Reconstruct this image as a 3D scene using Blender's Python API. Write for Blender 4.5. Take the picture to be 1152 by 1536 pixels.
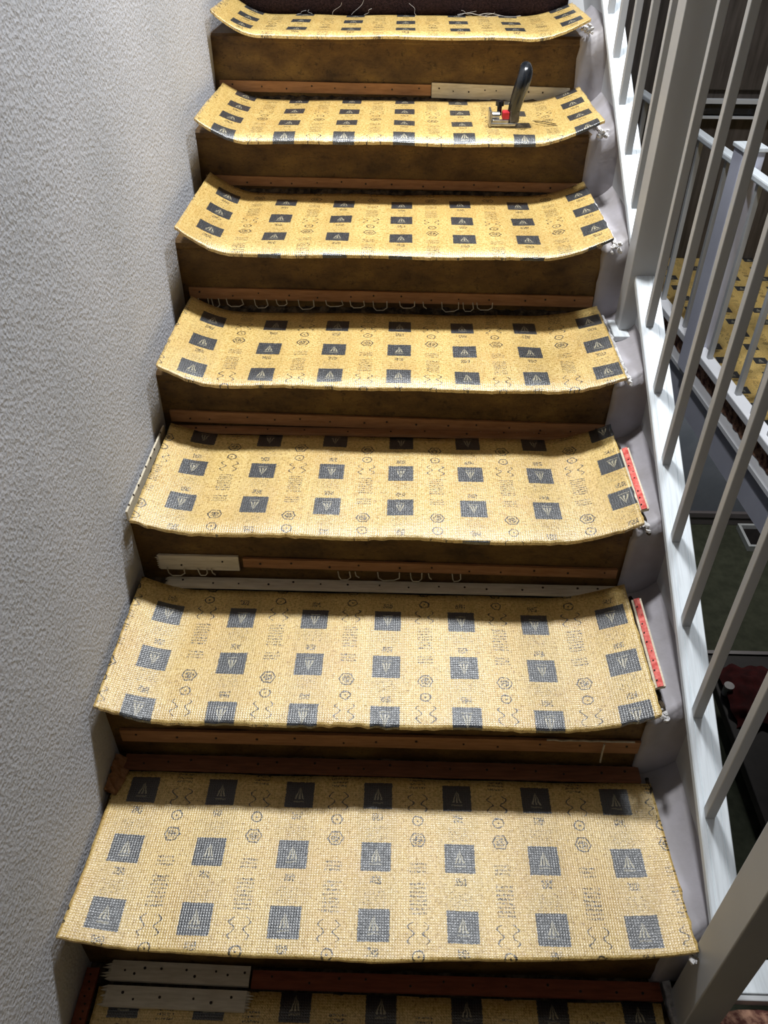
import bpy, bmesh, math, random
from mathutils import Vector, Matrix, noise
random.seed(7)
for o in list(bpy.data.objects): bpy.data.objects.remove(o)
S = bpy.context.scene
COL = S.collection
# ---------------------------------------------------------------- camera
R = Vector((0.99963233, 0.02667370, 0.00487032)); U = Vector((-0.02056779, 0.62889404, 0.77721892)); F = Vector((-0.01766829, 0.77703333, -0.62921143))
cd = bpy.data.cameras.new('camera'); cam = bpy.data.objects.new('camera', cd); COL.objects.link(cam)
cd.sensor_width = 36; cd.sensor_fit = 'AUTO'; cd.lens = 1202.115 * 36 / 1536; cd.clip_start = .02
cam.matrix_world = Matrix(((R.x, U.x, -F.x, .52008), (R.y, U.y, -F.y, -.27118), (R.z, U.z, -F.z, 1.50482), (0, 0, 0, 1)))
S.camera = cam
# ---------------------------------------------------------------- world, lights, exposure
w = bpy.data.worlds.new('world'); S.world = w; w.use_nodes = True
w.node_tree.nodes['Background'].inputs[0].default_value = (.75, .8, .9, 1); w.node_tree.nodes['Background'].inputs[1].default_value = .25
def area(name, loc, rot, sx, sy, power, col, spread=180):
    l = bpy.data.lights.new(name, 'AREA'); l.spread = math.radians(spread); l.shape = 'RECTANGLE'; l.size = sx; l.size_y = sy; l.energy = power; l.color = col
    o = bpy.data.objects.new(name, l); COL.objects.link(o); o.location = loc; o.rotation_euler = rot; return o
area('ceiling_light', (.60, 1.70, 3.32), (0, 0, 0), .22, .26, 40, (.96, .98, 1), 125)
area('gallery_fill', (1.40, 1.75, 3.32), (0, 0, 0), .30, .30, 27, (.90, .95, 1), 130)  # added fill over the well, lifts gallery and rail tops; no actual lamp
area('lower_hall_light', (2.9, 3.9, -.35), (0, 0, 0), .3, .3, 11, (1, .97, .92))
area('landing_fill', (1.6, -1.0, 3.3), (0, 0, 0), .3, .3, 1.5, (1, .93, .85), 120)  # weak unseen fill added above the landing, not a real fitting
S.view_settings.view_transform = 'Standard'; S.view_settings.look = 'None'; S.view_settings.exposure = 0; S.view_settings.gamma = 1
S.view_settings.use_curve_mapping = False

# ---------------------------------------------------------------- step table (metres)
Y = {1: .3139, 2: .6206, 3: .9287, 4: 1.2399, 5: 1.5424, 6: 1.8684, 7: 2.1731, 8: 2.478}
Z = {0: 0, 1: .1586, 2: .3301, 3: .5044, 4: .6541, 5: .829, 6: .9852, 7: 1.1514, 8: 1.318}
FR = {1: .263, 2: .577, 3: .876, 4: 1.1757, 5: 1.4491, 6: 1.7698, 7: 2.1164}
CAPZ = lambda y: .0328 + .5369 * y
WX = -.006           # the left wall
# ---------------------------------------------------------------- helpers
def srgb(r, g, b):
    f = lambda c: (c / 255 / 12.92) if c / 255 <= .04045 else ((c / 255 + .055) / 1.055) ** 2.4
    return (f(r), f(g), f(b), 1)
def nz(x, y=0, z=0, s=1): return noise.noise(Vector((x * s, y * s, z * s)))
class MB:
    def __init__(s): s.v = []; s.f = []; s.uv = None
    def box(s, x0, x1, y0, y1, z0, z1):
        b = len(s.v)
        s.v += [(x0, y0, z0), (x1, y0, z0), (x1, y1, z0), (x0, y1, z0), (x0, y0, z1), (x1, y0, z1), (x1, y1, z1), (x0, y1, z1)]
        s.f += [tuple(b + i for i in q) for q in ((0, 3, 2, 1), (4, 5, 6, 7), (0, 1, 5, 4), (1, 2, 6, 5), (2, 3, 7, 6), (3, 0, 4, 7))]; return s
    def prism(s, prof, x0, x1):                       # polygon in (y,z), extruded along x
        b = len(s.v); n = len(prof)
        s.v += [(x0, y, z) for y, z in prof] + [(x1, y, z) for y, z in prof]
        s.f += [tuple(b + i for i in range(n)), tuple(b + n + i for i in reversed(range(n)))]
        s.f += [(b + i, b + n + i, b + n + (i + 1) % n, b + (i + 1) % n) for i in range(n)]; return s
    def tube(s, pts, r, n=5, r2=None):
        b = len(s.v); m = len(pts)
        for i, p in enumerate(pts):
            p = Vector(p); a = Vector(pts[max(0, i - 1)]); c = Vector(pts[min(m - 1, i + 1)]); t = (c - a).normalized()
            q = t.orthogonal().normalized() if i == 0 else (q - t * q.dot(t)).normalized()
            e = t.cross(q); rr = r if r2 is None else r + (r2 - r) * i / (m - 1)
            if isinstance(r, (list, tuple)): rr = r[i]
            for k in range(n):
                a2 = 2 * math.pi * k / n; s.v.append(tuple(p + q * math.cos(a2) * rr + e * math.sin(a2) * rr))
        for i in range(m - 1):
            for k in range(n):
                s.f.append((b + i * n + k, b + i * n + (k + 1) % n, b + (i + 1) * n + (k + 1) % n, b + (i + 1) * n + k))
        s.f.append(tuple(b + k for k in reversed(range(n)))); s.f.append(tuple(b + (m - 1) * n + k for k in range(n))); return s
    def build(s, name, mat, parent=None, smooth=False, bevel=0, seg=2, loc=None):
        me = bpy.data.meshes.new(name); me.from_pydata(s.v, [], s.f)
        bm = bmesh.new(); bm.from_mesh(me); bmesh.ops.recalc_face_normals(bm, faces=bm.faces); bm.to_mesh(me); bm.free()
        if smooth:
            for p in me.polygons: p.use_smooth = True
        me.materials.append(mat); o = bpy.data.objects.new(name, me); COL.objects.link(o)
        if loc is not None:
            L = Vector(loc); me.transform(Matrix.Translation(-L)); o.location = L
        if parent is not None:
            o.parent = parent; o.matrix_parent_inverse = Matrix.Identity(4)
            P = Vector((0, 0, 0)); q = parent
            while q is not None: P += q.location; q = q.parent
            if loc is None: me.transform(Matrix.Translation(-P))
            else: o.location = Vector(loc) - P
        if bevel:
            m = o.modifiers.new('bevel', 'BEVEL'); m.width = bevel; m.segments = seg; m.limit_method = 'ANGLE'
        return o
def thing(name, loc, label, cat, group=None):
    o = bpy.data.objects.new(name, None); COL.objects.link(o); o.location = loc; o.empty_display_size = .05
    o['label'] = label; o['category'] = cat
    if group: o['group'] = group
    return o
def tag(o, label, cat, group=None):
    o['label'] = label; o['category'] = cat
    if group: o['group'] = group
    return o
def struct(o): o['kind'] = 'structure'; return o
def stuff(o): o['kind'] = 'stuff'; return o

# ---------------------------------------------------------------- node helper
class NT:
    def __init__(s, name, rough=.6, spec=.5):
        s.m = bpy.data.materials.new(name); s.m.use_nodes = True; s.t = s.m.node_tree; s.b = s.t.nodes['Principled BSDF']
        s.b.inputs['Roughness'].default_value = rough; s.b.inputs['Specular IOR Level'].default_value = spec
    def set(s, sock, v):
        if hasattr(v, 'is_linked') or isinstance(v, bpy.types.NodeSocket): s.t.links.new(v, sock)
        elif v is not None: sock.default_value = v
    def M(s, op, a, b=None, c=None):
        n = s.t.nodes.new('ShaderNodeMath'); n.operation = op
        for i, v in enumerate((a, b, c)):
            if v is not None: s.set(n.inputs[i], v)
        return n.outputs[0]
    def tc(s, which='Object'): return s.t.nodes.new('ShaderNodeTexCoord').outputs[which]
    def mapping(s, vec, scale=(1, 1, 1), loc=(0, 0, 0)):
        n = s.t.nodes.new('ShaderNodeMapping'); s.t.links.new(vec, n.inputs[0]); n.inputs['Scale'].default_value = scale; n.inputs['Location'].default_value = loc; return n.outputs[0]
    def noise(s, vec, scale, detail=3, rough=.5):
        n = s.t.nodes.new('ShaderNodeTexNoise'); s.t.links.new(vec, n.inputs['Vector']); n.inputs['Scale'].default_value = scale
        n.inputs['Detail'].default_value = detail; n.inputs['Roughness'].default_value = rough; return n.outputs[0]
    def voro(s, vec, scale, feature='F1'):
        n = s.t.nodes.new('ShaderNodeTexVoronoi'); n.feature = feature; s.t.links.new(vec, n.inputs['Vector']); n.inputs['Scale'].default_value = scale; return n.outputs['Distance']
    def ramp(s, fac, stops):
        n = s.t.nodes.new('ShaderNodeValToRGB'); s.t.links.new(fac, n.inputs[0]); e = n.color_ramp.elements
        e[0].position, e[0].color = stops[0]; e[1].position, e[1].color = stops[-1]
        for p, c in stops[1:-1]: x = e.new(p); x.color = c
        return n.outputs[0]
    def mix(s, fac, a, b, mode='MIX'):
        n = s.t.nodes.new('ShaderNodeMix'); n.data_type = 'RGBA'; n.blend_type = mode
        s.set(n.inputs[0], fac); s.set(n.inputs[6], a); s.set(n.inputs[7], b); return n.outputs[2]
    def bump(s, h, strength=.3, dist=.002):
        n = s.t.nodes.new('ShaderNodeBump'); n.inputs['Strength'].default_value = strength; n.inputs['Distance'].default_value = dist
        s.t.links.new(h, n.inputs['Height']); s.t.links.new(n.outputs[0], s.b.inputs['Normal']); s.t.links.new(n.outputs[0], s.b.inputs['Coat Normal'])
    def col(s, v): s.set(s.b.inputs['Base Color'], v)
    def sep(s, vec):
        n = s.t.nodes.new('ShaderNodeSeparateXYZ'); s.t.links.new(vec, n.inputs[0]); return n.outputs
    def obj_random(s): return s.t.nodes.new('ShaderNodeObjectInfo').outputs['Random']

def noisy(name, c1, c2, scale=20, rough=.6, bump=.2, bscale=120, dist=.001, stretch=(1, 1, 1), lo=.35, hi=.65, spec=.4, detail=4):
    n = NT(name, rough, spec); v = n.mapping(n.tc(), stretch)
    n.col(n.ramp(n.noise(v, scale, detail, .6), [(lo, c1), (hi, c2)])); n.bump(n.noise(v, bscale, 3), bump, dist); return n.m
# plaster wall: white roughcast with shallow dimples
def wall_mat():
    n = NT('rough_white_plaster', .85, .25); v = n.tc()
    a = n.noise(v, 150, 3, .55); b = n.voro(n.mapping(v, (1, 1, .8)), 170); c = n.noise(v, 16, 3)
    h = n.M('ADD', n.M('MULTIPLY', a, .8), n.M('MULTIPLY', b, .5)); h = n.M('ADD', h, n.M('MULTIPLY', c, .6))
    n.col(n.ramp(n.noise(v, 3.2, 4), [(.3, srgb(190, 192, 198)), (.7, srgb(204, 205, 211))])); n.bump(h, .55, .004); return n.m
# printed foam underlay: everything printed is laid out in the cell units of the UV map
def underlay_mat(name='printed_foam_underlay', dark=1.0):
    n = NT(name, .42, 1.0); uv0 = n.tc('UV'); o = n.tc(); M = n.M
    n.b.inputs['Coat Weight'].default_value = 1; n.b.inputs['Coat Roughness'].default_value = .27; n.b.inputs['Coat IOR'].default_value = 1.55
    nt_ = n.t.nodes.new('ShaderNodeTexNoise'); n.t.links.new(o, nt_.inputs['Vector']); nt_.inputs['Scale'].default_value = 130; nt_.inputs['Detail'].default_value = 2
    vm = n.t.nodes.new('ShaderNodeVectorMath'); vm.operation = 'MULTIPLY_ADD'; n.t.links.new(nt_.outputs['Color'], vm.inputs[0]); vm.inputs[1].default_value = (.04, .05, 0); vm.inputs[2].default_value = (-.02, -.025, 0)
    va = n.t.nodes.new('ShaderNodeVectorMath'); n.t.links.new(uv0, va.inputs[0]); n.t.links.new(vm.outputs[0], va.inputs[1]); uv = va.outputs[0]
    SX, SY, _ = n.sep(uv0)
    X, Yv, _ = n.sep(uv)
    fu = M('SUBTRACT', X, M('ROUND', X)); fv = M('SUBTRACT', Yv, M('ROUND', Yv)); su = M('SUBTRACT', SX, M('ROUND', SX)); sv = M('SUBTRACT', SY, M('ROUND', SY))
    jit = n.noise(o, 500, 1); jx = M('MULTIPLY', M('SUBTRACT', jit, .5), .03)
    fuj = M('ADD', su, jx); fvj = M('ADD', sv, jx)
    au = M('ABSOLUTE', fuj); av = M('ABSOLUTE', fvj)
    sq = M('MULTIPLY', M('LESS_THAN', au, .180), M('LESS_THAN', av, .225))
    # emblem: small fan inside the square
    px = M('DIVIDE', fu, .18); py = M('DIVIDE', fv, .225); top = M('SUBTRACT', .60, py)
    tri = M('MULTIPLY', M('LESS_THAN', M('ABSOLUTE', px), M('MULTIPLY', top, .36)), M('GREATER_THAN', py, -.34))
    fan = M('GREATER_THAN', M('COSINE', M('MULTIPLY', M('DIVIDE', px, M('MAXIMUM', top, .05)), 22)), -.1)
    emb = M('MULTIPLY', tri, fan)
    foot = M('MULTIPLY', M('MULTIPLY', M('LESS_THAN', M('ABSOLUTE', px), .38), M('GREATER_THAN', py, -.58)), M('LESS_THAN', py, -.48))
    emb = M('MAXIMUM', emb, M('MULTIPLY', foot, .6))
    # caption under each square
    t1 = n.noise(n.mapping(uv, (1, .55, 1)), 60, 1); t1 = M('GREATER_THAN', t1, .50)
    cap = M('MULTIPLY', M('LESS_THAN', M('ABSOLUTE', fu), .065), M('LESS_THAN', M('ABSOLUTE', M('ADD', fv, .36)), .06))
    cap = M('MULTIPLY', cap, t1)
    cap2 = M('MULTIPLY', M('MULTIPLY', M('LESS_THAN', M('ABSOLUTE', fu), .13), M('GREATER_THAN', fv, .25)), M('GREATER_THAN', n.noise(n.mapping(uv, (1, 2.2, 1)), 34, 1), .6))
    # column between the squares: two-row cycle of lines of print, a badge, a rosette and a winding outline
    gx = M('SUBTRACT', M('FRACT', X), .5); gy = M('FRACT', M('DIVIDE', Yv, 2)); gyc = M('MULTIPLY', gy, 2 * .115 / .1445)   # same unit as gx
    def band(lo, hi): return M('MULTIPLY', M('GREATER_THAN', gyc, lo), M('LESS_THAN', gyc, hi))
    def dist(cy, sx=1, sy=1): return M('SQRT', M('ADD', M('POWER', M('MULTIPLY', gx, sx), 2), M('POWER', M('MULTIPLY', M('SUBTRACT', gyc, cy), sy), 2)))
    def ring(cy, r, t, sx=1, sy=1): return M('LESS_THAN', M('ABSOLUTE', M('SUBTRACT', dist(cy, sx, sy), r)), t)
    # hexagonal badge
    ax = M('ABSOLUTE', gx); ay = M('ABSOLUTE', M('SUBTRACT', gyc, .22))
    hexd = M('MAXIMUM', ay, M('ADD', M('MULTIPLY', ax, .866), M('MULTIPLY', ay, .5)))
    hexr = M('LESS_THAN', M('ABSOLUTE', M('SUBTRACT', hexd, .082)), .009)
    blob = M('MULTIPLY', M('LESS_THAN', dist(.22), .058), M('GREATER_THAN', n.noise(uv, 45, 1), .47))
    rose = M('MULTIPLY', ring(.47, .062, .009), 1.0); rose = M('MAXIMUM', rose, M('LESS_THAN', dist(.47), .014))
    # winding outline (a house-like wavy contour)
    wob = M('ADD', .085, M('MULTIPLY', M('SINE', M('MULTIPLY', gyc, 42)), .035))
    house = M('MULTIPLY', M('LESS_THAN', M('ABSOLUTE', M('SUBTRACT', ax, wob)), .010), band(.60, .84))
    lines = M('GREATER_THAN', M('SINE', M('MULTIPLY', gyc, 130)), -.1)
    txt = M('GREATER_THAN', n.noise(n.mapping(uv, (1, .35, 1)), 95, 1), .50)
    tb = M('MULTIPLY', M('MULTIPLY', lines, txt), M('MULTIPLY', M('LESS_THAN', ax, .10), M('MAXIMUM', band(.90, 1.30), band(1.38, 1.54))))
    mid = M('MAXIMUM', M('MAXIMUM', hexr, blob), M('MAXIMUM', M('MAXIMUM', rose, house), tb))
    wear = n.ramp(n.noise(o, 240, 2, .7), [(.28, (0, 0, 0, 1)), (.46, (1, 1, 1, 1))])
    ink_small = M('MULTIPLY', M('MULTIPLY', M('MAXIMUM', M('MAXIMUM', mid, cap), M('MULTIPLY', cap2, .75)), wear), .95)
    # foam base: flecks, warm stains, faint bands following the columns
    fl = n.ramp(n.noise(o, 210, 4, .75), [(.30, srgb(128, 88, 34)), (.43, srgb(212, 176, 94)), (.58, srgb(242, 210, 136))])
    st = n.ramp(n.noise(o, 9, 4, .6), [(.40, (0, 0, 0, 1)), (.75, (1, 1, 1, 1))])
    base = n.mix(M('MULTIPLY', st, .35), fl, srgb(196, 142, 58))
    bandf = M('LESS_THAN', M('ABSOLUTE', fu), .25); base = n.mix(M('MULTIPLY', bandf, .16), base, srgb(176, 150, 84))
    spk = n.ramp(n.noise(o, 330, 2, .8), [(.62, (0, 0, 0, 1)), (.72, (1, 1, 1, 1))]); base = n.mix(M('MULTIPLY', spk, .45), base, srgb(96, 70, 34))
    c = n.mix(ink_small, base, srgb(36, 32, 28))
    ink = n.mix(M('MULTIPLY', emb, .75), n.ramp(n.noise(o, 420, 2, .7), [(.35, srgb(30, 32, 35)), (.70, srgb(66, 68, 71))]), srgb(190, 180, 150))
    c = n.mix(sq, c, ink)
    n.col(c)
    # woven scrim relief (about 4 mm mesh)
    ox, oy, _ = n.sep(o)
    gxx = M('ABSOLUTE', M('SINE', M('MULTIPLY', ox, 720))); gyy = M('ABSOLUTE', M('SINE', M('MULTIPLY', oy, 720)))
    h = M('ADD', M('MULTIPLY', M('MINIMUM', gxx, gyy), .55), n.noise(o, 300, 3, .7)); h = M('ADD', h, M('MULTIPLY', n.noise(o, 40, 2), .9))
    n.bump(h, .50, .0014)
    n.set(n.b.inputs['Roughness'], n.ramp(n.noise(o, 160, 3), [(.3, (.33, .33, .33, 1)), (.7, (.50, .50, .50, 1))]))
    return n.m
def riser_mat():
    n = NT('glue_stained_board', .55, .35); v = n.tc()
    a = n.noise(n.mapping(v, (1, 1, 1.6)), 9, 5, .65); b = n.noise(v, 60, 4, .7)
    c = n.ramp(a, [(.30, srgb(60, 40, 18)), (.5, srgb(98, 72, 34)), (.70, srgb(124, 96, 46))])
    sp = n.ramp(b, [(.30, (1, 1, 1, 1)), (.42, (0, 0, 0, 1))]); c = n.mix(n.M('MULTIPLY', sp, .7), c, srgb(40, 24, 10))
    ln = n.ramp(n.noise(n.mapping(v, (1, 1, 4)), 16, 3, .6), [(.485, (0, 0, 0, 1)), (.5, (1, 1, 1, 1)), (.515, (0, 0, 0, 1))])
    c = n.mix(n.M('MULTIPLY', ln, .45), c, srgb(36, 22, 10)); n.col(c); n.bump(n.noise(v, 70, 5, .7), .5, .003); return n.m
def strip_mat(name, c1, c2):
    n = NT(name, .6, .3); v = n.mapping(n.tc(), (1, 8, 8)); n.col(n.ramp(n.noise(v, 22, 4, .6), [(.3, c1), (.7, c2)])); n.bump(n.noise(v, 60, 3), .3, .0008); return n.m
def paint_mat(name, c, grain=False, rough=.42):
    n = NT(name, rough, .45); v = n.tc()
    if grain:
        g = n.noise(n.mapping(v, (14, .7, .7)), 12, 4, .6)
        n.col(n.ramp(g, [(.35, tuple(list(x * .86 for x in c[:3]) + [1])), (.55, c)])); n.bump(g, .25, .001)
    else:
        n.col(n.ramp(n.noise(v, 7, 4), [(.3, tuple(list(x * .93 for x in c[:3]) + [1])), (.7, c)])); n.bump(n.noise(v, 45, 2), .12, .0012)
    return n.m
m_wall = wall_mat(); m_pad = underlay_mat(); m_riser = riser_mat()
m_brown = strip_mat('brown_gripper_wood', srgb(142, 100, 66), srgb(172, 126, 86))
m_cream = strip_mat('cream_gripper_wood', srgb(200, 188, 162), srgb(228, 218, 196))
m_dkred = strip_mat('dark_red_gripper_wood', srgb(118, 62, 42), srgb(146, 82, 56))
m_red = noisy('red_gripper_wood', srgb(206, 74, 66), srgb(236, 128, 116), 90, .6, .3, 200, lo=.4, hi=.6)
m_cap = paint_mat('white_gloss_paint', srgb(232, 238, 242), True, .38)
m_white = paint_mat('grey_white_paint', srgb(200, 201, 202))
m_post = paint_mat('post_paint', srgb(190, 191, 192))
m_plast = noisy('painted_plaster', srgb(156, 151, 151), srgb(180, 176, 182), 6, .6, .35, 40, .004)
m_tuft = noisy('frayed_white_fibre', srgb(180, 178, 178), srgb(228, 226, 224), 120, .9, .8, 200, .004)
m_nail = noisy('nail_head', srgb(34, 26, 20), srgb(60, 46, 36), 100, .5, .1)
m_glue = noisy('old_glue_crust', srgb(30, 22, 14), srgb(92, 78, 60), 45, .75, 1, 90, .005, lo=.42, hi=.62)
m_thread = noisy('pale_thread', srgb(170, 160, 138), srgb(205, 196, 172), 80, .8, .1)
m_hair = noisy('white_hair_fibre', srgb(170, 165, 160), srgb(205, 200, 196), 80, .8, .1)
m_dcarp = noisy('dark_carpet', srgb(26, 17, 16), srgb(48, 33, 32), 180, .95, .8, 400, .003, spec=.1)
m_metal = NT('brushed_steel', .32, .5); m_metal.b.inputs['Metallic'].default_value = .9; m_metal.col(m_metal.ramp(m_metal.noise(m_metal.tc(), 60, 2), [(.3, srgb(150, 148, 144)), (.7, srgb(205, 203, 200))])); m_metal = m_metal.m
m_black = noisy('black_plastic', srgb(18, 20, 24), srgb(34, 38, 44), 30, .22, .05, spec=.6)
m_redp = noisy('red_plastic', srgb(190, 40, 50), srgb(214, 66, 74), 30, .4, .05)
m_raw = noisy('raw_floor_edge', srgb(84, 46, 38), srgb(176, 134, 110), 38, .85, 1, 60, .008, lo=.4, hi=.6)
m_trim = paint_mat('bright_white_trim', srgb(246, 246, 250))
m_dkbrown = strip_mat('dark_brown_gripper_wood', srgb(104, 66, 46), srgb(132, 86, 60))
m_lav = noisy('lavender_plaster', srgb(208, 210, 228), srgb(220, 222, 238), 5, .8, .1)
m_dkfloor = noisy('dark_green_carpet', srgb(66, 70, 56), srgb(82, 86, 70), 14, .95, .4, 300, .002)
m_lowwall = noisy('blue_grey_wall', srgb(140, 150, 164), srgb(156, 164, 178), 4, .8, .1)
m_skirt = paint_mat('grey_skirting_paint', srgb(128, 122, 124))
m_panel = noisy('dark_brown_panelling', srgb(58, 52, 48), srgb(80, 73, 68), 9, .55, .2, 40, stretch=(6, 6, .6))
m_ceil = paint_mat('ceiling_paint', srgb(226, 226, 226), rough=.8)

# ================================================================ the shell
struct(MB().box(WX - .12, WX, -1.7, 4.6, -.2, 3.4).build('wall_left', m_wall))
struct(MB().box(WX - .12, 3.6, -1.82, -1.7, -2.6, 3.4).build('wall_near', m_panel))
struct(MB().box(3.6, 3.72, -1.82, 4.62, -2.6, 3.4).build('wall_right', m_panel))
struct(MB().box(WX - .12, 3.6, 3.86, 3.98, 0.0, 3.4).build('wall_far', m_panel))
struct(MB().box(WX - .12, 3.72, -1.82, 4.62, 3.4, 3.5).build('ceiling', m_ceil))
struct(MB().box(WX, 3.6, 4.5, 4.6, -2.4, -.25).build('wall_below', m_lowwall))
struct(MB().box(1.1, 3.6, 4.478, 4.5, -2.4, -2.33).build('baseboard_below', m_skirt, bevel=.004))
struct(MB().box(1.1, 3.6, 4.470, 4.5, -2.33, -2.28).build('trim_below', m_skirt, bevel=.006))
struct(MB().box(WX, 3.6, -1.7, 4.5, -2.5, -2.4).build('floor_below', m_dkfloor))
struct(MB().box(WX - .1, WX, -1.7, 4.5, -2.5, -.2).build('wall_below_left', m_lowwall))
# landing slab in front of the stairs, and the near side of the well
struct(MB().box(WX, 3.6, -1.7, .27, -.22, -.012).box(WX, 1.09, .27, .32, -.22, -.012).build('floor_landing', m_glue))

# ---------------------------------------------------------------- pads of underlay
def uvcells(me, x0, y0, flip, dx=.1445, dy=.115):
    uvl = me.uv_layers.new(name='pad'); s = -1 if flip else 1
    for lp in me.loops:
        v = me.vertices[lp.vertex_index].co; uvl.data[lp.index].uv = (s * (v.x - x0) / dx, s * (v.y - y0) / dy)
def pad(k, xl, xr, y0f, y1, ztop, cl, cr, x0, yrow, flip, label, wl=.12, wr=.15, wav=.012, droop=.006, seed=0, t=.006, twist=0, wisp=True, notch=False):
    nx, ny = 150, 22; mb = MB(); V = []
    for j in range(ny + 1):
        tv = j / ny
        for i in range(nx + 1):
            tu = i / nx; x = xl + (xr - xl) * tu
            fy = y0f(x) + wav * nz(x, seed, 0, 5.0) + .0035 * nz(x, seed, 3, 60) * (1 if wisp else .3)
            by = y1 + .004 * nz(x, seed, 9, 9)
            y = fy + (by - fy) * (tv ** 1.25)
            a = max(0, min(1, (xl + wl - x) / wl)); b = max(0, min(1, (x - xr + wr) / wr))
            z = ztop + (cl(tv) if callable(cl) else cl) * a * a * (1.3 - .3 * a) + (cr(tv) if callable(cr) else cr) * b * b * (1.3 - .3 * b)
            d = y - fy; z -= droop * max(0, 1 - d / .035) ** 2 * (1 - max(a, b))
            z += .0035 * nz(x, y, seed, 7) + .003 * nz(x, seed, 5, 4) * (1 - tv)
            xx = x
            if i == 0: xx += .002 * nz(y, seed, 2, 50)
            if i == nx: xx += .004 * nz(y, seed, 4, 60)
            V.append((xx + a * a * .004, y, z))
    n = (nx + 1) * (ny + 1); mb.v = V + [(x, y, z - t) for x, y, z in V]
    idx = lambda i, j: j * (nx + 1) + i
    for j in range(ny):
        for i in range(nx):
            a = idx(i, j), idx(i + 1, j), idx(i + 1, j + 1), idx(i, j + 1); mb.f.append(a); mb.f.append(tuple(n + q for q in reversed(a)))
    for i in range(nx):
        mb.f.append((idx(i, 0), n + idx(i, 0), n + idx(i + 1, 0), idx(i + 1, 0))); mb.f.append((idx(i, ny), idx(i + 1, ny), n + idx(i + 1, ny), n + idx(i, ny)))
    for j in range(ny):
        mb.f.append((idx(0, j), idx(0, j + 1), n + idx(0, j + 1), n + idx(0, j))); mb.f.append((idx(nx, j), n + idx(nx, j), n + idx(nx, j + 1), idx(nx, j + 1)))
    o = mb.build('underlay_pad', m_pad, smooth=False)
    for p in o.data.polygons[:nx * ny * 2]: p.use_smooth = True
    uvcells(o.data, x0, yrow, flip)
    tag(o, label, 'underlay', 'printed yellow underlay pads on the stair treads'); return o
lin = lambda f, g=0: (lambda x: f + g * (x - .5))
T = .013
pad(1, .0, 1.0, lambda x: .263 + .012 * (x - .5) + .010 * (1 - abs(2 * x - 1)) * -1 + .008, .583, Z[1] + T, lambda t: .040 * (1 - t) ** 1.3, lambda t: .022 * (1 - t) + .004, .0595 + .001, .430, False,
    'largest and lowest full underlay pad, with three rows of dark squares, glossy and flat-edged', wl=.14, wr=.12, wav=.004, droop=.0, seed=1, wisp=False)
pad(2, .0, .975, lambda x: .577 + .006 * (x - .5), .897, Z[2] + T, .036, .042, .0705, .707, True,
    'second lowest underlay pad, a long cream strip along its back', seed=2)
pad(3, .012, .975, lambda x: .876, 1.212, Z[3] + T, .026, .046, .0905, .963, True,
    'third lowest underlay pad, thin cream strip on its left edge', seed=3)
pad(4, .015, .978, lambda x: 1.1757, 1.515, Z[4] + T, .040, .030, .0815, 1.333, False,
    'fourth lowest underlay pad, level with the foot of the middle newel post', seed=4)
pad(5, .020, .972, lambda x: 1.4491, 1.845, Z[5] + T, .050, .040, .0800, 1.540, False,
    'fifth lowest underlay pad, just above the riser with the long row of thread loops', seed=5, wav=.010, droop=.008)
pad(6, .015, .985, lambda x: 1.7698 + .004 * math.sin(x * 9), 2.150, Z[6] + T, .040, .040, .0820, 1.905, False,
    'underlay pad with the carpet tool standing on it, second from the top', seed=6, wav=.016, droop=.012)
pad(7, .008, .985, lambda x: 2.1164, 2.425, Z[7] + T, .048, .036, .0800, 2.18, False,
    'topmost underlay pad, seen as a thin band under the dark carpet', seed=7, wav=.014, droop=.010)
# bottom pad on the landing (in shade at the foot of the picture)
p0 = pad(0, .02, .982, lambda x: -.25, .272, .004, .0, .0, .075, .252, False, 'underlay on the landing floor at the very bottom of the picture, in shade', droop=0, wav=0, seed=9)
# far gallery underlay is placed with the gallery below

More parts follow.
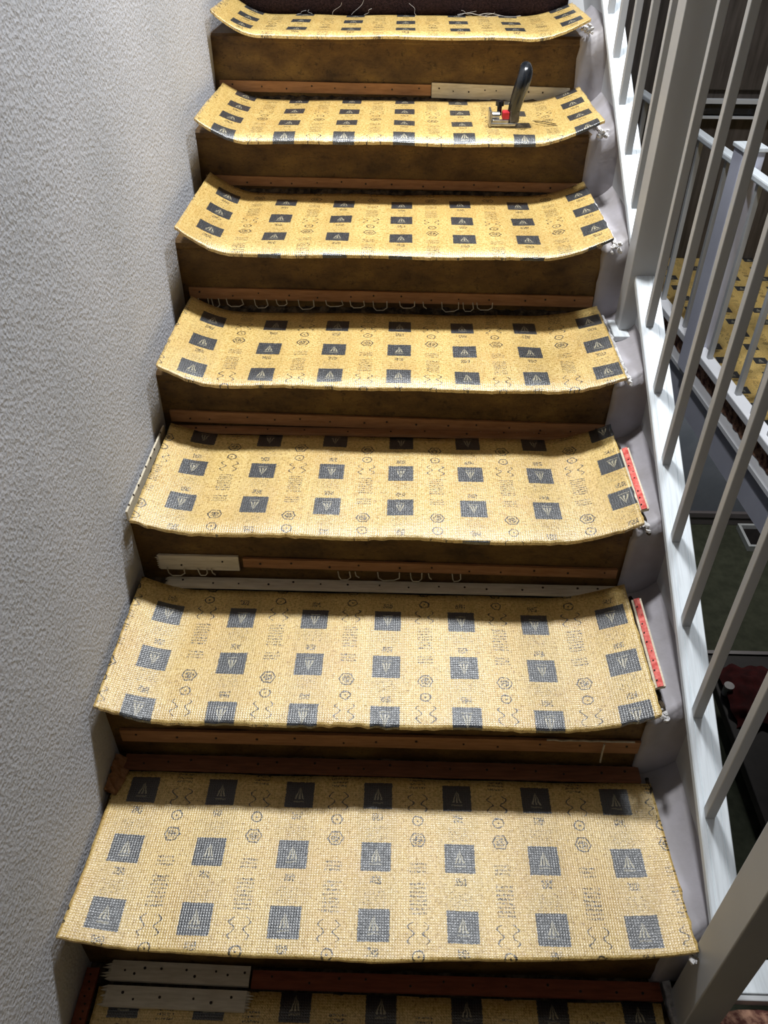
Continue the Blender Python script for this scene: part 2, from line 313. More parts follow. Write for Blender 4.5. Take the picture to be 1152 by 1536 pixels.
# ================================================================ staircase
st = thing('staircase', (.5, .3, 0), 'stripped staircase with glue-stained brown risers and white painted right ends', 'staircase')
XE = .986
for k in range(1, 9):
    y, z0, z1 = Y[k], Z[k - 1], Z[k]
    if k < 8:
        # the riser: a slightly uneven board
        nx, nzv = 60, 8; mb = MB()
        for j in range(nzv + 1):
            for i in range(nx + 1):
                x = WX + (XE + .004 - WX) * i / nx; zz = z0 - .002 + (z1 - .012 - z0 + .002) * j / nzv
                e = .006 * nz(zz, k, 0, 40) if i == nx else 0
                mb.v.append((x + e, y + .0025 * nz(x, zz, k, 12) + .001 * nz(x, zz, k, 50), zz))
        for j in range(nzv):
            for i in range(nx): a = j * (nx + 1) + i; mb.f.append((a, a + 1, a + nx + 2, a + nx + 1))
        n = len(mb.v); mb.v += [(x, y + .018, z) for x, _, z in mb.v[:n]]
        mb.f += [tuple(n + q for q in reversed(f)) for f in list(mb.f)]
        mb.build('riser', m_riser, st, smooth=True)
        yb = Y[k + 1]
        pr = [(y + .002, z1 - .024), (y - .002, z1 - .018), (y - .002, z1 - .006), (y + .004, z1), (yb + .018, z1), (yb + .018, z1 - .024)]
        if k == 1: pr = [(a, b) for a, b in pr]
        MB().prism(pr, WX, XE).build('tread', m_riser, st)
        # crust of old glue at the back of the tread, where the pad stops
        mb = MB(); nx2, ny2 = 150, 8; yf = {1: .60, 2: .885, 3: 1.205, 4: 1.505, 5: 1.50, 6: 1.835, 7: 2.14}
        ys = Y[k + 1] - .036
        for j in range(ny2 + 1):
            for i in range(nx2 + 1):
                x = WX + .004 + (XE - WX - .004) * i / nx2; yy = ys + (Y[k + 1] - .001 - ys) * j / ny2
                h = .004 + .012 * (j / ny2) ** 2 + .006 * abs(nz(x, yy, k, 28)) + .004 * nz(x, yy, k, 75)
                mb.v.append((x, yy, z1 + max(.0005, h if 0 < j else 0.0005)))
        for j in range(ny2):
            for i in range(nx2): a = j * (nx2 + 1) + i; mb.f.append((a, a + 1, a + nx2 + 2, a + nx2 + 1))
        stuff(mb.build('glue_crust', m_glue, st))
    # painted end: rises in a cove towards the base rail, rounded nosing, torn left edge
    if k < 8:
        xs = [XE - .012, XE - .004, XE + .006, 1.005, 1.018, 1.030, 1.042, 1.056]
        rz = [-.004, .002, .004, .005, .008, .014, .024, .040]; ro = [-.010, -.016, -.012, -.004, .004, .010, .014, .016]
        mb = MB(); prof_n = None
        for q, x in enumerate(xs):
            zz = z1 + rz[q]; yy = y + ro[q]; P = []
            for s in range(6): P.append((y + ro[q] * .3 - .004, z0 + (zz - .02 - z0) * s / 5))
            for s in range(1, 6):
                a = math.pi / 2 * s / 5; P.append((yy + .018 * (1 - math.cos(a)) , zz - .018 + .018 * math.sin(a)))
            yb = Y[k + 1] + .012
            for s in range(1, 9): P.append((yy + .018 + (yb - yy - .018) * s / 8, zz - .006 * 0))
            prof_n = len(P)
            for (py_, pz_) in P:
                e = (.006 * nz(py_, pz_, k, 45) + .003 * nz(py_, pz_, k, 120)) if q <= 1 else 0
                mb.v.append((x + e, py_ + .0015 * nz(x, py_, pz_, 22), pz_ + .0018 * nz(py_, x, 5, 22)))
        for q in range(len(xs) - 1):
            for s in range(prof_n - 1): a = q * prof_n + s; mb.f.append((a, a + 1, a + prof_n + 1, a + prof_n))
        n = len(mb.v)
        mb.v += [(xs[0], Y[k + 1] + .012, z0 - .03), (xs[0], y, z0 - .03)]
        mb.f.append(tuple([s for s in range(prof_n)] + [n, n + 1]))
        mb.build('painted_end', m_plast, st, smooth=True)
# string board that carries the base rail, and the sloping underside
MB().prism([(.30, -.20), (.30, CAPZ(.30) - .017), (2.9, CAPZ(2.9) - .017), (2.9, CAPZ(2.9) - .42), (.75, -.20)], 1.052, 1.074).build('string_board', m_white, st)
MB().prism([(.36, -.20), (.36, -.02), (2.9, CAPZ(2.9) - .26), (2.9, CAPZ(2.9) - .40)], WX, 1.052).build('underside', m_white, st)
# edge of white paint along the landing beside the first riser
mb = MB(); 
for i in range(25):
    y = .16 + .15 * i / 24; x = .990 + .18 * (.31 - y) * .6 + .002 * nz(y, 3, 1, 60)
    mb.v += [(x, y, -.013), (x, y, .010), (x + .014, y, .010), (x + .014, y, -.013)]
for i in range(24):
    a = i * 4; mb.f += [(a, a + 1, a + 5, a + 4), (a + 1, a + 2, a + 6, a + 5), (a + 2, a + 3, a + 7, a + 6)]
mb.f += [(0, 3, 2, 1), (96, 97, 98, 99)]
mb.build('paint_edge', m_tuft, st)

# dark carpet still lying on the upper steps
mb = MB(); prof = [(2.432, Z[7] + .012), (2.428, Z[7] + .04), (2.436, Z[8] - .02), (2.446, Z[8] + .012), (2.47, Z[8] + .024), (2.95, Z[8] + .024), (2.95, Z[7] + .004), (2.44, Z[7] + .002)]
nx = 40
for i in range(nx + 1):
    x = .02 + .955 * i / nx; e = max(0, (.10 - x) / .08, (x - .90) / .075) ** 2 * .035
    for (y, z) in prof: mb.v.append((x, y + .004 * nz(x, z, 1, 14), z + (e if z < Z[7] + .05 else 0)))
n = len(prof)
for i in range(nx):
    for s in range(n): a = i * n; mb.f.append((a + s, a + (s + 1) % n, a + n + (s + 1) % n, a + n + s))
mb.f += [tuple(range(n)), tuple(nx * n + s for s in reversed(range(n)))]
carp = mb.build('stair_carpet', m_dcarp, None, smooth=True)
tag(carp, 'dark brown carpet still covering the step at the top edge of the picture', 'carpet')
mb = MB()
for (x, dx, dz, up) in [(.30, .03, .030, 1), (.36, .045, .05, 1), (.395, .02, .016, 1), (.545, -.02, .03, 1), (.20, .025, .01, 1), (.66, .05, .012, 1), (.74, .03, .01, 1), (.70, -.03, .014, 1), (.24, -.01, .012, 1)]:
    pts = [(x + dx * t + .004 * math.sin(7 * t + x * 30), 2.420 - .004 * t, Z[7] + .014 + dz * t) for t in [i / 8 for i in range(9)]]; mb.tube(pts, .0005, 4)
for x0 in (.66, .72):
    pts = [(x0 + .12 * t, 2.40 + .006 * math.sin(9 * t), Z[7] + .0185 + .004 * math.sin(6 * t)) for t in [i / 14 for i in range(15)]]; mb.tube(pts, .0008, 4)
stuff(tag(mb.build('loose_fibres', m_hair), 'loose white fibres sticking up from the edge of the topmost pad', 'fibres'))

# ================================================================ gripper strips
def strip(name, x0, x1, y0, y1, z0, z1, mat, label, group, on='y', tilt=0, nails=9, ragged=(0, 0), seed=1, skew=0):
    """a thin nailed batten; on='y' lies against a riser (nails on its front), on='z' lies on a tread (nails on top)"""
    rnd = random.Random(seed); mb = MB(); n = 14
    L = x1 - x0; cols = []
    for i in range(n + 1):
        x = x0 + L * i / n; dz = tilt * (i / n) + .0009 * nz(x, seed, 0, 12); dy = skew * i / n
        mb.v += [(x, y0 + dy, z0 + dz), (x, y1 + dy, z0 + dz), (x, y1 + dy, z1 + dz), (x, y0 + dy, z1 + dz)]
    for i in range(n):
        a = i * 4; mb.f += [(a, a + 1, a + 5, a + 4), (a + 1, a + 2, a + 6, a + 5), (a + 2, a + 3, a + 7, a + 6), (a + 3, a, a + 4, a + 7)]
    mb.f += [(3, 2, 1, 0), (n * 4, n * 4 + 1, n * 4 + 2, n * 4 + 3)]
    # splintered ends
    for side, rg in ((0, ragged[0]), (1, ragged[1])):
        if rg:
            for q in range(7):
                f = q / 7; g = (q + 1) / 7; xe = x0 if side == 0 else x1; sg = -1 if side == 0 else 1; dz = 0 if side == 0 else tilt; l = rg * rnd.uniform(.15, 1); dy = 0 if side == 0 else skew
                b = len(mb.v)
                if on == 'y': P = [(y0, z0 + (z1 - z0) * f), (y0, z0 + (z1 - z0) * g), (y1, z0 + (z1 - z0) * g), (y1, z0 + (z1 - z0) * f)]
                else: P = [(y0 + (y1 - y0) * f, z0), (y0 + (y1 - y0) * g, z0), (y0 + (y1 - y0) * g, z1), (y0 + (y1 - y0) * f, z1)]
                mb.v += [(xe, p[0] + dy, p[1] + dz) for p in P]; c = [sum(p[m] for p in P) / 4 for m in (0, 1)]; mb.v.append((xe + sg * l, c[0] + dy, c[1] + dz))
                mb.f += [(b + m, b + (m + 1) % 4, b + 4) for m in range(4)] + [(b, b + 1, b + 2, b + 3)]
    base = thing(name, ((x0 + x1) / 2, (y0 + y1) / 2, z0), label, 'gripper strip', group)
    bt_ = mb.build('batten', mat, base)
    nb = MB()
    for i in range(nails):
        x = x0 + L * (i + .5) / nails + rnd.uniform(-.012, .012); f = rnd.choice((.35, .5, .65)); dz = tilt * (x - x0) / L; r = rnd.uniform(.0018, .0026); dy = skew * (x - x0) / L
        if on == 'y': zc = z0 + (z1 - z0) * f + dz; nb.tube([(x, y0 + .001, zc), (x, y0 - .0014, zc)], r, 6)
        else: yc = y0 + (y1 - y0) * f + dy; nb.tube([(x, yc, z1 + dz - .001), (x, yc, z1 + dz + .0014)], r, 6)
    stuff(nb.build('nail_heads', m_nail, bt_)); return base
GR = 'wooden gripper strips nailed to the stairs'
def rs(k, x0, x1, zt, zb, mat, label, tilt=0, **kw):
    yy = Y[k] - .0065
    return strip('gripper_strip', x0, x1, yy, yy + .0055, zb, zt, mat, label, GR, 'y', tilt, **kw)
rs(7, .006, .586, 1.041, 1.014, m_brown, 'brown strip on the topmost riser, left of the cream one', -.006, nails=8, seed=11)
rs(7, .588, .965, 1.040, 1.003, m_cream, 'cream strip on the topmost riser, behind the carpet tool', -.010, nails=9, seed=12)
rs(6, .008, .984, .8785, .8555, m_brown, 'brown strip along the second riser from the top, under the pad with the tool', -.009, nails=15, seed=13)
rs(5, .010, .972, .7165, .6895, m_brown, 'brown strip on the third riser from the top, dangling thread loops below it', -.007, nails=14, seed=14)
rs(4, .010, .985, .562, .534, m_brown, 'brown strip on the riser below the pad beside the newel foot', -.018, nails=15, seed=15)
rs(3, .036, .198, .4135, .3755, m_cream, 'short cream strip at the left end of its riser, splintered left end', .0, nails=2, ragged=(.014, 0), seed=16)
rs(3, .207, .965, .409, .3855, m_brown, 'brown strip right of the short cream piece on the same riser', -.009, nails=11, seed=17)
rs(2, .012, .978, .2555, .2215, m_brown, 'brown strip on the lowest visible riser, just above the long dark reddish-brown one', .002, nails=13, seed=18)
def ts(x0, x1, y0, y1, zb, mat, label, **kw): return strip('gripper_strip', x0, x1, y0, y1, zb, zb + .0065, mat, label, GR, 'z', **kw)
ts(.050, .970, .897, .924, Z[2] + .017, m_cream, 'long cream strip lying along the back of the second tread from the bottom', nails=16, seed=21, ragged=(.012, 0))
ts(.012, .982, .583, .614, Z[1] + .017, m_dkbrown, 'long dark reddish-brown strip at the back of the lowest full tread', nails=18, seed=22)
ts(.012, .965, 1.212, 1.236, Z[3] + .013, m_brown, 'brown strip in the shade at the back of the third tread from the bottom', nails=11, seed=23)
ts(.285, .985, .275, .303, .006, m_dkred, 'dark red strip on the landing at the foot of the stairs', nails=12, seed=24)
ts(.040, .281, .280, .312, .008, m_cream, 'cream strip offcut on the landing, the upper of two, at bottom left', nails=9, ragged=(.02, .0), skew=-.004, seed=25)
ts(.042, .280, .240, .272, .008, m_cream, 'splintered cream strip offcut on the landing, the lower of two, at bottom left', nails=6, ragged=(.016, .014), skew=-.003, seed=26)
# side strips standing on edge along y
def side(x0, x1, dx, ya, yb, z0, z1, mat, label, seed, lean=0):
    rnd = random.Random(seed); mb = MB(); n = 10
    for i in range(n + 1):
        t = i / n; y = ya + (yb - ya) * t; e = dx * t
        mb.v += [(x0 + e, y, z0), (x1 + e, y, z0 + lean), (x1 + e, y, z1 + lean), (x0 + e, y, z1)]
    for i in range(n):
        a = i * 4; mb.f += [(a, a + 1, a + 5, a + 4), (a + 1, a + 2, a + 6, a + 5), (a + 2, a + 3, a + 7, a + 6), (a + 3, a, a + 4, a + 7)]
    mb.f += [(3, 2, 1, 0), (n * 4, n * 4 + 1, n * 4 + 2, n * 4 + 3)]
    b = thing('gripper_strip', ((x0 + x1) / 2 + dx / 2, (ya + yb) / 2, z0), label, 'gripper strip', GR); bt_ = mb.build('batten', mat if mat is not m_red else m_cream, b)
    if mat is m_red:
        q = MB(); w4 = (x1 - x0) * .22
        q.v = [(x0 + w4, ya, z1), (x1 - w4, ya, z1 + lean * .8), (x1 - w4, ya, z1 + lean * .8 + .0012), (x0 + w4, ya, z1 + .002), (x0 + w4 + dx, yb, z1), (x1 - w4 + dx, yb, z1 + lean * .8), (x1 - w4 + dx, yb, z1 + lean * .8 + .0012), (x0 + w4 + dx, yb, z1 + .002)]
        q.v = [(x, y, z + .0012) for x, y, z in q.v]
        q.f = [(0, 1, 2, 3), (7, 6, 5, 4), (0, 4, 5, 1), (1, 5, 6, 2), (2, 6, 7, 3), (3, 7, 4, 0)]
        q.build('painted_stripe', m_red, bt_)['label'] = 'salmon red painted stripe'
    nb = MB()
    for i in range(9):
        t = (i + .6) / 9.6; y = ya + (yb - ya) * t; x = (x0 + x1) / 2 + dx * t + rnd.uniform(-.004, .004); zc = (z0 + z1) / 2 + (z1 - z0) / 2 + lean / 2
        nb.tube([(x, y, zc - .001), (x, y, zc + .0032)], .0016, 5)
    stuff(nb.build('nail_heads', m_nail, bt_)); return b
side(.982, 1.000, .004, .650, .868, Z[2] + .034, Z[2] + .040, m_red, 'red strip at the right end of the second tread from the bottom', 31, .006)
side(.981, .999, .004, .935, 1.140, Z[3] + .034, Z[3] + .040, m_red, 'red strip at the right end of the third tread from the bottom', 32, .006)
side(.0035, .0075, -.002, .895, 1.195, Z[3] + .022, Z[3] + .044, m_cream, 'thin cream strip between the wall and the left end of a pad', 33)
side(WX + .002, .018, 0, .19, .30, .002, .010, m_dkred, 'dark red strip along the wall on the landing, bottom left corner', 34)

# torn foam and plaster crumbs where the pads meet the painted ends
def tuft(k, x, y, z, n, r, seed):
    rnd = random.Random(seed); bm = bmesh.new()
    for q in range(n):
        s = r * rnd.uniform(.3, 1); m = Matrix.Translation((x + rnd.gauss(0, r * .8), y + rnd.gauss(0, r * 1.6), z + rnd.gauss(0, r * .5))) @ Matrix.Diagonal((s, s * rnd.uniform(.6, 1.6), s * rnd.uniform(.4, 1), 1))
        bmesh.ops.create_icosphere(bm, subdivisions=1, radius=1, matrix=m)
    for v in bm.verts: v.co += Vector((rnd.uniform(-1, 1), rnd.uniform(-1, 1), rnd.uniform(-1, 1))) * r * .28
    me = bpy.data.meshes.new('foam_crumbs'); bm.to_mesh(me); bm.free(); me.materials.append(m_tuft)
    o = bpy.data.objects.new('foam_crumbs', me); COL.objects.link(o); return stuff(o)
names = {7: 'topmost', 6: 'tool-bearing', 5: 'fifth lowest', 4: 'fourth lowest', 3: 'third lowest', 2: 'second lowest', 1: 'lowest full'}
for k in range(1, 8):
    o = tuft(k, .990 + (.004 if k == 1 else 0), FR[k] + .030, Z[k] + .022, 13 if k >= 5 else 9, .0075 if k >= 5 else .006, 50 + k)
    tag(o, 'torn white foam crumbs at the right front corner of the %s pad' % names[k], 'foam crumbs', 'foam crumbs at the pad corners')
# grey torn plaster line along pad ends
for k in range(1, 8):
    mb = MB(); rnd = random.Random(80 + k); y = FR[k] + .02; pts = []
    while y < Y[k + 1] - .02:
        pts.append((.9965 + .004 * nz(y, k, 0, 60), y, Z[k] + .014 + .004 * nz(y, 1, k, 50))); y += .006
    mb.tube(pts, [.0035 + .0025 * abs(nz(p[1], k, 9, 90)) for p in pts], 6); o = mb.build('torn_plaster_edge', m_glue if k in (1, 2, 3) else m_tuft, st)

# ---------------------------------------------------------------- thread loops left by the old carpet backing
def loops(k, spans, zt, h, label, seed):
    rnd = random.Random(seed); mb = MB(); y = Y[k] - .010
    for (xa, xb) in spans:
        x = xa
        while x < xb:
            w = rnd.uniform(.018, .045); hh = h * rnd.uniform(.6, 1); pts = [(x, y, zt)]
            pts += [(x + .002, y - .001, zt - hh * .7), (x + w * .25, y - .002, zt - hh), (x + w * .75, y - .002, zt - hh * rnd.uniform(.9, 1)), (x + w, y - .001, zt - hh * .7), (x + w * rnd.uniform(.9, 1), y, zt)]
            if rnd.random() < .35: pts = pts[:3]
            mb.tube(pts, .0014, 4); x += w + rnd.uniform(.006, .03)
        pts = [(xa + (xb - xa) * t / 20, y, zt + .003 * nz(t, k, 0, .8)) for t in range(21)]
    o = mb.build('thread_loops', m_thread); stuff(o); tag(o, label, 'threads'); return o
loops(5, [(.03, .75)], .692, .024, 'pale thread loops hanging under the strip on the third riser from the top', 3)
loops(4, [(.70, .93)], .524, .018, 'few pale thread loops at the right under a riser strip', 4)
loops(3, [(.05, .16), (.40, .66)], .383, .022, 'pale thread loops above the long cream strip', 5)
mb = MB(); pts = [(.80 + .16 * t, Y[2] - .0085, .262 + .003 * nz(t, 0, 0, 9)) for t in [i / 12 for i in range(13)]]; mb.tube(pts, .002, 5)
pts = [(.905, Y[2] - .012, .258), (.904, Y[2] - .015, .235), (.906, Y[2] - .014, .205)]; mb.tube(pts, .0018, 5)
stuff(tag(mb.build('thread_scraps', m_thread), 'pale thread scrap over the right end of the lowest riser strip', 'threads'))

# brown torn scrap between the wall and the back left corner of the lowest pad
mb = MB(); n = 12
for j in range(n + 1):
    for i in range(5):
        x = WX + .002 + .030 * i / 4 * (1 - .35 * j / n) + .004 * nz(j, i, 1, .9); y = .605 - .075 * j / n
        mb.v.append((x, y, Z[1] + .020 + .016 * (1 - i / 4) + .006 * nz(i, j, 2, .8)))
for j in range(n):
    for i in range(4): a = j * 5 + i; mb.f.append((a, a + 1, a + 6, a + 5))
q = len(mb.v); mb.v += [(x, y, z - .006) for x, y, z in mb.v]; mb.f += [tuple(q + t for t in reversed(f)) for f in list(mb.f)]
tag(mb.build('carpet_scrap', m_brown), 'torn brown scrap between the wall and the lowest full pad', 'scrap')
# ================================================================ carpet tool
tx, ty, tz = .762, 1.895, Z[6] + .0165
t = thing('carpet_tool', (tx, ty, tz), 'hand tool with a bent black grip, steel head and red insert', 'hand tool')
MB().box(tx - .034, tx + .028, ty - .022, ty + .022, tz, tz + .006).build('sole_plate', m_metal, t, bevel=.0015)
MB().box(tx - .038, tx - .033, ty - .027, ty + .020, tz, tz + .034).build('side_plate', m_metal, t, bevel=.0012)
MB().box(tx + .012, tx + .036, ty - .018, ty + .020, tz + .006, tz + .036).build('handle_socket', noisy('cast_grey', srgb(70, 66, 60), srgb(110, 104, 96), 60, .5, .2), t, bevel=.004)
MB().box(tx - .030, tx + .010, ty - .020, ty - .012, tz + .006, tz + .013).build('front_bar', m_metal, t, bevel=.001)
MB().tube([(tx - .030, ty - .004, tz + .020), (tx - .012, ty - .004, tz + .020)], .0085, 14).build('roller', m_metal, t, smooth=False)
MB().box(tx - .006, tx + .012, ty - .017, ty + .008, tz + .013, tz + .031).build('red_insert', m_redp, t, bevel=.003)['label'] = 'red plastic insert'
MB().tube([(tx - .012, ty + .008, tz + .018), (tx - .012, ty + .008, tz + .044)], .006, 10).tube([(tx - .012, ty + .008, tz + .040), (tx - .012, ty + .008, tz + .050)], .0105, 14).build('adjusting_knob', m_black, t)
hp = [(tx + .020, ty - .002, tz + .018), (tx + .024, ty - .006, tz + .042), (tx + .029, ty - .012, tz + .068), (tx + .034, ty - .017, tz + .090), (tx + .038, ty - .017, tz + .104), (tx + .041, ty - .010, tz + .116), (tx + .042, ty + .006, tz + .122), (tx + .042, ty + .020, tz + .118)]
sm = []
for i in range(len(hp) - 1):
    p0_, p1_, p2_, p3_ = [Vector(hp[max(0, min(len(hp) - 1, i + d))]) for d in (-1, 0, 1, 2)]
    for s in range(5):
        q = s / 5; sm.append(tuple(.5 * ((2 * p1_) + (p2_ - p0_) * q + (2 * p0_ - 5 * p1_ + 4 * p2_ - p3_) * q * q + (3 * p1_ - p0_ - 3 * p2_ + p3_) * q ** 3)))
sm.append(hp[-1]); nn = len(sm)
rad = [.0142 + .0035 * math.sin(math.pi * i / (nn - 1)) - (.004 * max(0, (i - nn + 5) / 4)) for i in range(nn)]
MB().tube(sm, rad, 16).build('curved_handle', m_black, t, smooth=True)['label'] = 'bent glossy black handle'
mb = MB()
mb.tube([(.838 + .10 * q, 1.925 - .045 * math.sin(q * 2.6) + .01 * q, Z[6] + .0175 + .004 * math.sin(q * 5) + .02 * max(0, q - .6)) for q in [i / 12 for i in range(13)]], .0011, 4)
mb.tube([(.842 + .085 * q, 1.915 - .060 * math.sin(q * 2.2) + .02 * q, Z[6] + .0175 + .003 * math.sin(q * 4)) for q in [i / 12 for i in range(13)]], .0010, 4)
stuff(tag(mb.build('carpet_threads', m_nail), 'two thin dark threads curling on the pad right of the carpet tool', 'threads'))

# ================================================================ stair balustrade
bal = thing('stair_balustrade', (1.055, .26, 0), 'white balustrade on the sloping base rail right of the stairs', 'balustrade')
s_ = .5369; nrm = 1 / math.sqrt(1 + s_ * s_)
def caprail(ya, yb, name='base_rail'):
    mb = MB(); nx = 9
    prof = [(1.030, -.016), (1.030, -.003), (1.032, 0), (1.0395, 0), (1.0405, -.0015), (1.0415, 0), (1.0655, 0), (1.0665, -.0015), (1.0675, 0), (1.078, 0), (1.080, -.003), (1.080, -.016)]
    for y in (ya, yb):
        for (x, dz) in prof: mb.v.append((x, y, CAPZ(y) + dz))
    n = len(prof); mb.f = [tuple(range(n)), tuple(n + i for i in reversed(range(n)))] + [(i, (i + 1) % n, n + (i + 1) % n, n + i) for i in range(n)]
    return mb.build(name, m_cap, bal)
caprail(.29, 1.437); caprail(1.488, 2.9)
def slantpost(x, y, hw, ztop, zb, name, mat, parent, bev):
    mb = MB(); mb.box(x - hw, x + hw, y - hw, y + hw, zb, ztop)
    for i in (0, 1, 2, 3):
        v = mb.v[i]; mb.v[i] = (v[0], v[1], CAPZ(v[1]) - .0005 if zb is None else zb)
    return mb.build(name, mat, parent, bevel=bev, loc=(x, y, 0))
ys_b = [.463 + .1437 * i for i in range(0, 17)]
HR = .86
first = None
for i, y in enumerate(ys_b):
    if abs(y - 1.462) < .05: continue
    hw = .0082; mb = MB(); mb.box(1.047 - hw, 1.047 + hw, y - hw, y + hw, 0, 1)
    for q in range(4): v = mb.v[q]; mb.v[q] = (v[0], v[1], CAPZ(v[1]) - .0005)
    for q in range(4, 8): v = mb.v[q]; mb.v[q] = (v[0], v[1], CAPZ(v[1]) + HR)
    if first is None: first = mb.build('baluster', m_post, bal, bevel=.0015, loc=(1.047, y, CAPZ(y)))
    else:
        c = first.copy(); COL.objects.link(c); c.parent = bal; c.location = Vector((1.047, y, CAPZ(y))) - bal.location
mb = MB()
for y in (.24, 2.9):
    for (x, dz) in [(1.022, 0), (1.022, .04), (1.034, .052), (1.060, .052), (1.072, .04), (1.072, 0)]: mb.v.append((x, y, CAPZ(y) + HR + dz))
mb.f = [tuple(range(6)), tuple(6 + i for i in reversed(range(6)))] + [(i, (i + 1) % 6, 6 + (i + 1) % 6, 6 + i) for i in range(6)]
mb.build('handrail', m_cap, bal)
MB().box(1.018, 1.080, 1.436, 1.489, Z[4] + .012, CAPZ(1.46) + HR + .16).build('newel_post', m_post, bal, bevel=.002)
MB().box(1.002, 1.060, 1.405, 1.489, Z[4] + .006, Z[4] + .020).build('newel_foot', m_cap, bal, bevel=.002)
MB().box(1.002, 1.060, .231, .292, -.012, 1.25).build('newel_post', m_post, bal, bevel=.002)
MB().box(.999, 1.063, .228, .295, -.012, .004).build('newel_foot', m_post, bal, bevel=.002)

# ================================================================ near edge of the stairwell (bottom right)
nb_ = thing('landing_rail', (1.6, .32, 0), 'white board along the near edge of the stairwell, bottom right corner', 'rail')
MB().box(1.066, 1.95, .290, .346, .0, .012).build('base_rail', m_cap, nb_, bevel=.002)
MB().box(1.066, 1.95, .280, .290, -.012, .008).build('edge_bead', m_white, nb_, bevel=.002)
mb = MB()
for i in range(61):
    x = 1.07 + .88 * i / 60
    for q, y in enumerate((.205, .222, .240, .258, .272)):
        mb.v.append((x, y + (.008 * nz(x, q, 0, 25) if q in (0, 4) else 0), -.011 + .009 * abs(nz(x, y, 2, 40)) + (.004 if 0 < q < 4 else -.001)))
for i in range(60):
    for q in range(4): a = i * 5 + q; mb.f.append((a, a + 1, a + 6, a + 5))
stuff(tag(mb.build('floor_debris', m_raw), 'torn reddish strip of old flooring beside the white edge board, bottom right', 'debris'))

# ================================================================ gallery across the well (slightly skewed to the stairs)
ga = math.atan(.085)
class G:                                                        # local frame: +y along the edge, +x away from the well
    o = Vector((1.703, 2.10, 0)); ey = Vector((-math.sin(ga), math.cos(ga), 0)); ex = Vector((math.cos(ga), math.sin(ga), 0))
    @staticmethod
    def w(x, y, z): return tuple(G.o + G.ex * x + G.ey * y + Vector((0, 0, z)))
def gbox(x0, x1, y0, y1, z0, z1, mb=None):
    mb = mb or MB(); b = len(mb.v)
    mb.v += [G.w(*p) for p in [(x0, y0, z0), (x1, y0, z0), (x1, y1, z0), (x0, y1, z0), (x0, y0, z1), (x1, y0, z1), (x1, y1, z1), (x0, y1, z1)]]
    mb.f += [tuple(b + i for i in q) for q in ((0, 3, 2, 1), (4, 5, 6, 7), (0, 1, 5, 4), (1, 2, 6, 5), (2, 3, 7, 6), (3, 0, 4, 7))]; return mb
struct(gbox(.035, 1.9, -1.80, 1.72, -.20, -.012).build('floor_gallery', m_glue))
struct(gbox(.030, .038, -1.78, 1.72, -.265, -.10).build('trim_fascia', m_lav))
mb = MB(); pr = [(.034, -.064), (.030, -.064), (.010, -.096), (.010, -.112), (.034, -.112)]
mb.v = [G.w(a, yy_, b) for yy_ in (-1.78, 1.72) for a, b in pr]; mb.f = [(0, 1, 2, 3, 4), (9, 8, 7, 6, 5)] + [(i, (i + 1) % 5, 5 + (i + 1) % 5, 5 + i) for i in range(5)]
struct(mb.build('trim_edge', m_trim))
# raw broken floor edge under the base rail
mb = MB(); NI = 200
for i in range(NI + 1):
    y = -1.78 + 3.5 * i / NI
    for q in range(6):
        z = -.066 + .076 * q / 5; mb.v.append(G.w(.026 - .010 * abs(nz(y, q, 0, 18)) + .004 * nz(y, q, 3, 50), y, z))
for i in range(NI):
    for q in range(5): a = i * 6 + q; mb.f.append((a, a + 1, a + 7, a + 6))
n = len(mb.v); mb.v += [tuple(Vector(v) + G.ex * .012) for v in mb.v]; mb.f += [tuple(n + q for q in reversed(f)) for f in list(mb.f)]
struct(mb.build('trim_raw_edge', m_raw))
gp = MB(); NX, NY = 2, 60
for j in range(NY + 1):
    for i in range(NX + 1): gp.v.append(G.w(.055 + 1.5 * i / NX, -1.75 + 3.45 * j / NY, .0))
for j in range(NY):
    for i in range(NX): a = j * 3 + i; gp.f.append((a, a + 1, a + 4, a + 3))
n = len(gp.v); gp.v += [(x, y, z - .010) for x, y, z in gp.v]; gp.f += [tuple(n + q for q in reversed(f)) for f in list(gp.f)]
gpo = gp.build('underlay_pad', m_pad); uvcells(gpo.data, 1.78, 2.0, False)
tag(gpo, 'yellow printed underlay on the gallery floor, seen between the white balusters', 'underlay')
gb = thing('gallery_balustrade', G.w(.02, 0, .01), 'lower white balustrade across the stairwell, in front of the gallery underlay', 'balustrade')
gbox(.0, .052, -1.72, 1.70, .010, .040).build('base_rail', m_trim, gb, bevel=.004)
gbox(.006, .046, -1.72, 1.70, .688, .712).build('handrail', m_cap, gb, bevel=.006)
yy = -1.60; k = 0
while yy < 1.62:
    if abs(yy - .54) > .05: gbox(.020, .038, yy - .009, yy + .009, .040, .690).build('baluster', m_post, gb, bevel=.0012)
    yy += .134
gbox(-.012, .066, .498, .576, -.075, .760).build('newel_post', m_lav, gb, bevel=.003)
gbox(-.018, .072, .492, .582, .760, .775).build('newel_cap', m_cap, gb, bevel=.003)
# dark cabinet behind the gallery
cb = thing('wall_cabinet', (2.4, 3.7, 0), 'dark brown cupboard with thin pale rails, behind the gallery balustrade', 'cupboard')
MB().box(1.75, 3.1, 3.62, 3.85, .0, 2.1).build('body', m_panel, cb, bevel=.004)
MB().box(1.77, 2.42, 3.605, 3.62, .75, 2.05).build('door', m_panel, cb, bevel=.004)
MB().box(2.43, 3.08, 3.605, 3.62, .75, 2.05).build('door', m_panel, cb, bevel=.004)
MB().box(1.75, 3.1, 3.585, 3.62, .700, .715).build('rail', m_post, cb)
MB().box(1.75, 3.1, 3.585, 3.62, .640, .648).build('rail', m_post, cb)
MB().box(1.77, 3.08, 3.600, 3.62, .655, .695).build('drawer', m_black, cb)

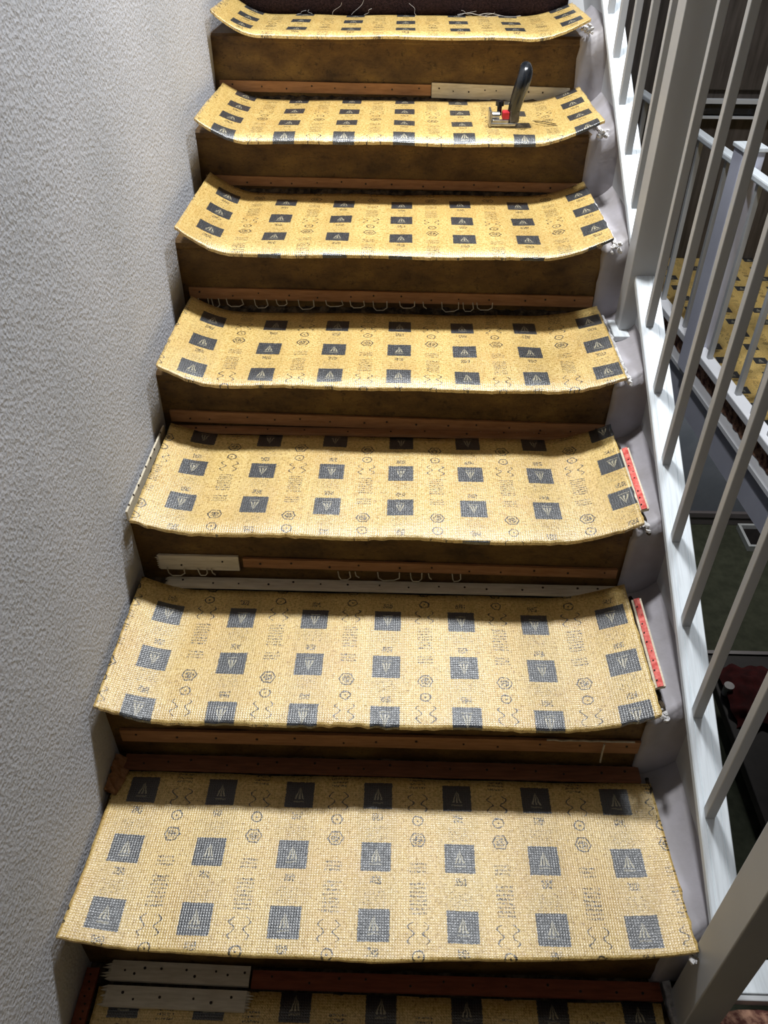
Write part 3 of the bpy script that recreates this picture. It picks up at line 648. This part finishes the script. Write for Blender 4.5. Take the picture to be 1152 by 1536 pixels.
# ================================================================ things on the floor below
m_dark = noisy('near_black_wood', srgb(28, 24, 24), srgb(44, 38, 38), 12, .6, .2)
sh = thing('floor_tray', (3.22, 4.40, -2.4), 'white-framed grey tray on the dark green floor below the gallery', 'tray')
MB().box(3.10, 3.48, 4.20, 4.62 - .20, -2.398, -2.385).build('base', m_dark, sh)
MB().box(3.08, 3.50, 4.18, 4.20, -2.398, -2.35).build('frame_side', m_cap, sh)
MB().box(3.08, 3.50, 4.42, 4.44, -2.398, -2.35).build('frame_side', m_cap, sh)
MB().box(3.08, 3.10, 4.20, 4.42, -2.398, -2.35).build('frame_side', m_cap, sh)
MB().box(3.48, 3.50, 4.20, 4.42, -2.398, -2.35).build('frame_side', m_cap, sh)
mb = MB().box(2.30, 3.4, 1.2, 2.86, -2.10, -2.04)
lt = thing('low_table', (2.85, 2.2, -2.4), 'dark low table with a pale rim on the floor below, seen beyond the base rail', 'table')
mb.build('tabletop', m_dark, lt, bevel=.006)
MB().box(2.30, 3.4, 2.86, 2.885, -2.10, -2.03).build('rim', m_skirt, lt)
for (x, y) in ((2.36, 1.26), (3.34, 1.26), (2.36, 2.80), (3.34, 2.80)): MB().box(x - .03, x + .03, y - .03, y + .03, -2.4, -2.10).build('leg', m_dark, lt)
def cloth(cx, cy, sx, sy, h, seed, label, mat):
    mb = MB(); n = 22
    for j in range(n + 1):
        for i in range(n + 1):
            a = i / n * 2 - 1; b = j / n * 2 - 1; e = max(0, 1 - (a * a + b * b) * .5)
            mb.v.append((cx + a * sx * (1 + .15 * nz(b, seed, 0, 3)), cy + b * sy * (1 + .15 * nz(a, seed, 1, 3)), -2.038 + h * e * (.55 + .6 * abs(nz(a, b, seed, 2.6)))))
    for j in range(n):
        for i in range(n): q = j * (n + 1) + i; mb.f.append((q, q + 1, q + n + 2, q + n + 1))
    o = mb.build('crumpled_cloth', mat, smooth=True); return tag(o, label, 'cloth')
m_rcloth = noisy('dark_red_cloth', srgb(58, 10, 12), srgb(84, 18, 18), 20, .9, .3)
cloth(2.50, 2.55, .17, .20, .10, 2, 'dark red cloth crumpled at the rim of the low table below', m_rcloth)
cloth(2.66, 1.98, .16, .12, .10, 6, 'dark red cloth beside the white bottle on the low table below', m_rcloth)
# bottle lying on the table
bt = thing('bottle', (2.47, 1.98, -2.04), 'white plastic bottle with a dark band lying on the low table below', 'bottle')
ax = Vector((.75, .66, 0)).normalized(); p = Vector((2.42, 1.92, -1.995)); m_bot = noisy('white_bottle_plastic', srgb(160, 158, 160), srgb(190, 188, 190), 20, .4, .1)
MB().tube([tuple(p + ax * d) for d in (0, .004, .05, .09)], [.038, .043, .043, .043], 18).build('body', m_bot, bt, smooth=False)
MB().tube([tuple(p + ax * d) for d in (.09, .100)], [.044, .044], 18).build('band', m_black, bt)
MB().tube([tuple(p + ax * d) for d in (.100, .13, .15, .175)], [.043, .040, .022, .018], 18).build('shoulder', m_bot, bt)
MB().tube([tuple(p + ax * d) for d in (.175, .20)], [.020, .020], 14).build('cap', m_redp, bt)
jr = thing('jar', (2.36, 2.55, -2.04), 'small white jar at the edge of the low table below', 'jar')
MB().tube([(2.345, 2.58, -2.039), (2.345, 2.58, -1.985)], .026, 16).build('body', m_bot, jr)
MB().tube([(2.345, 2.58, -1.985), (2.345, 2.58, -1.970)], .027, 16).build('lid', m_bot, jr)
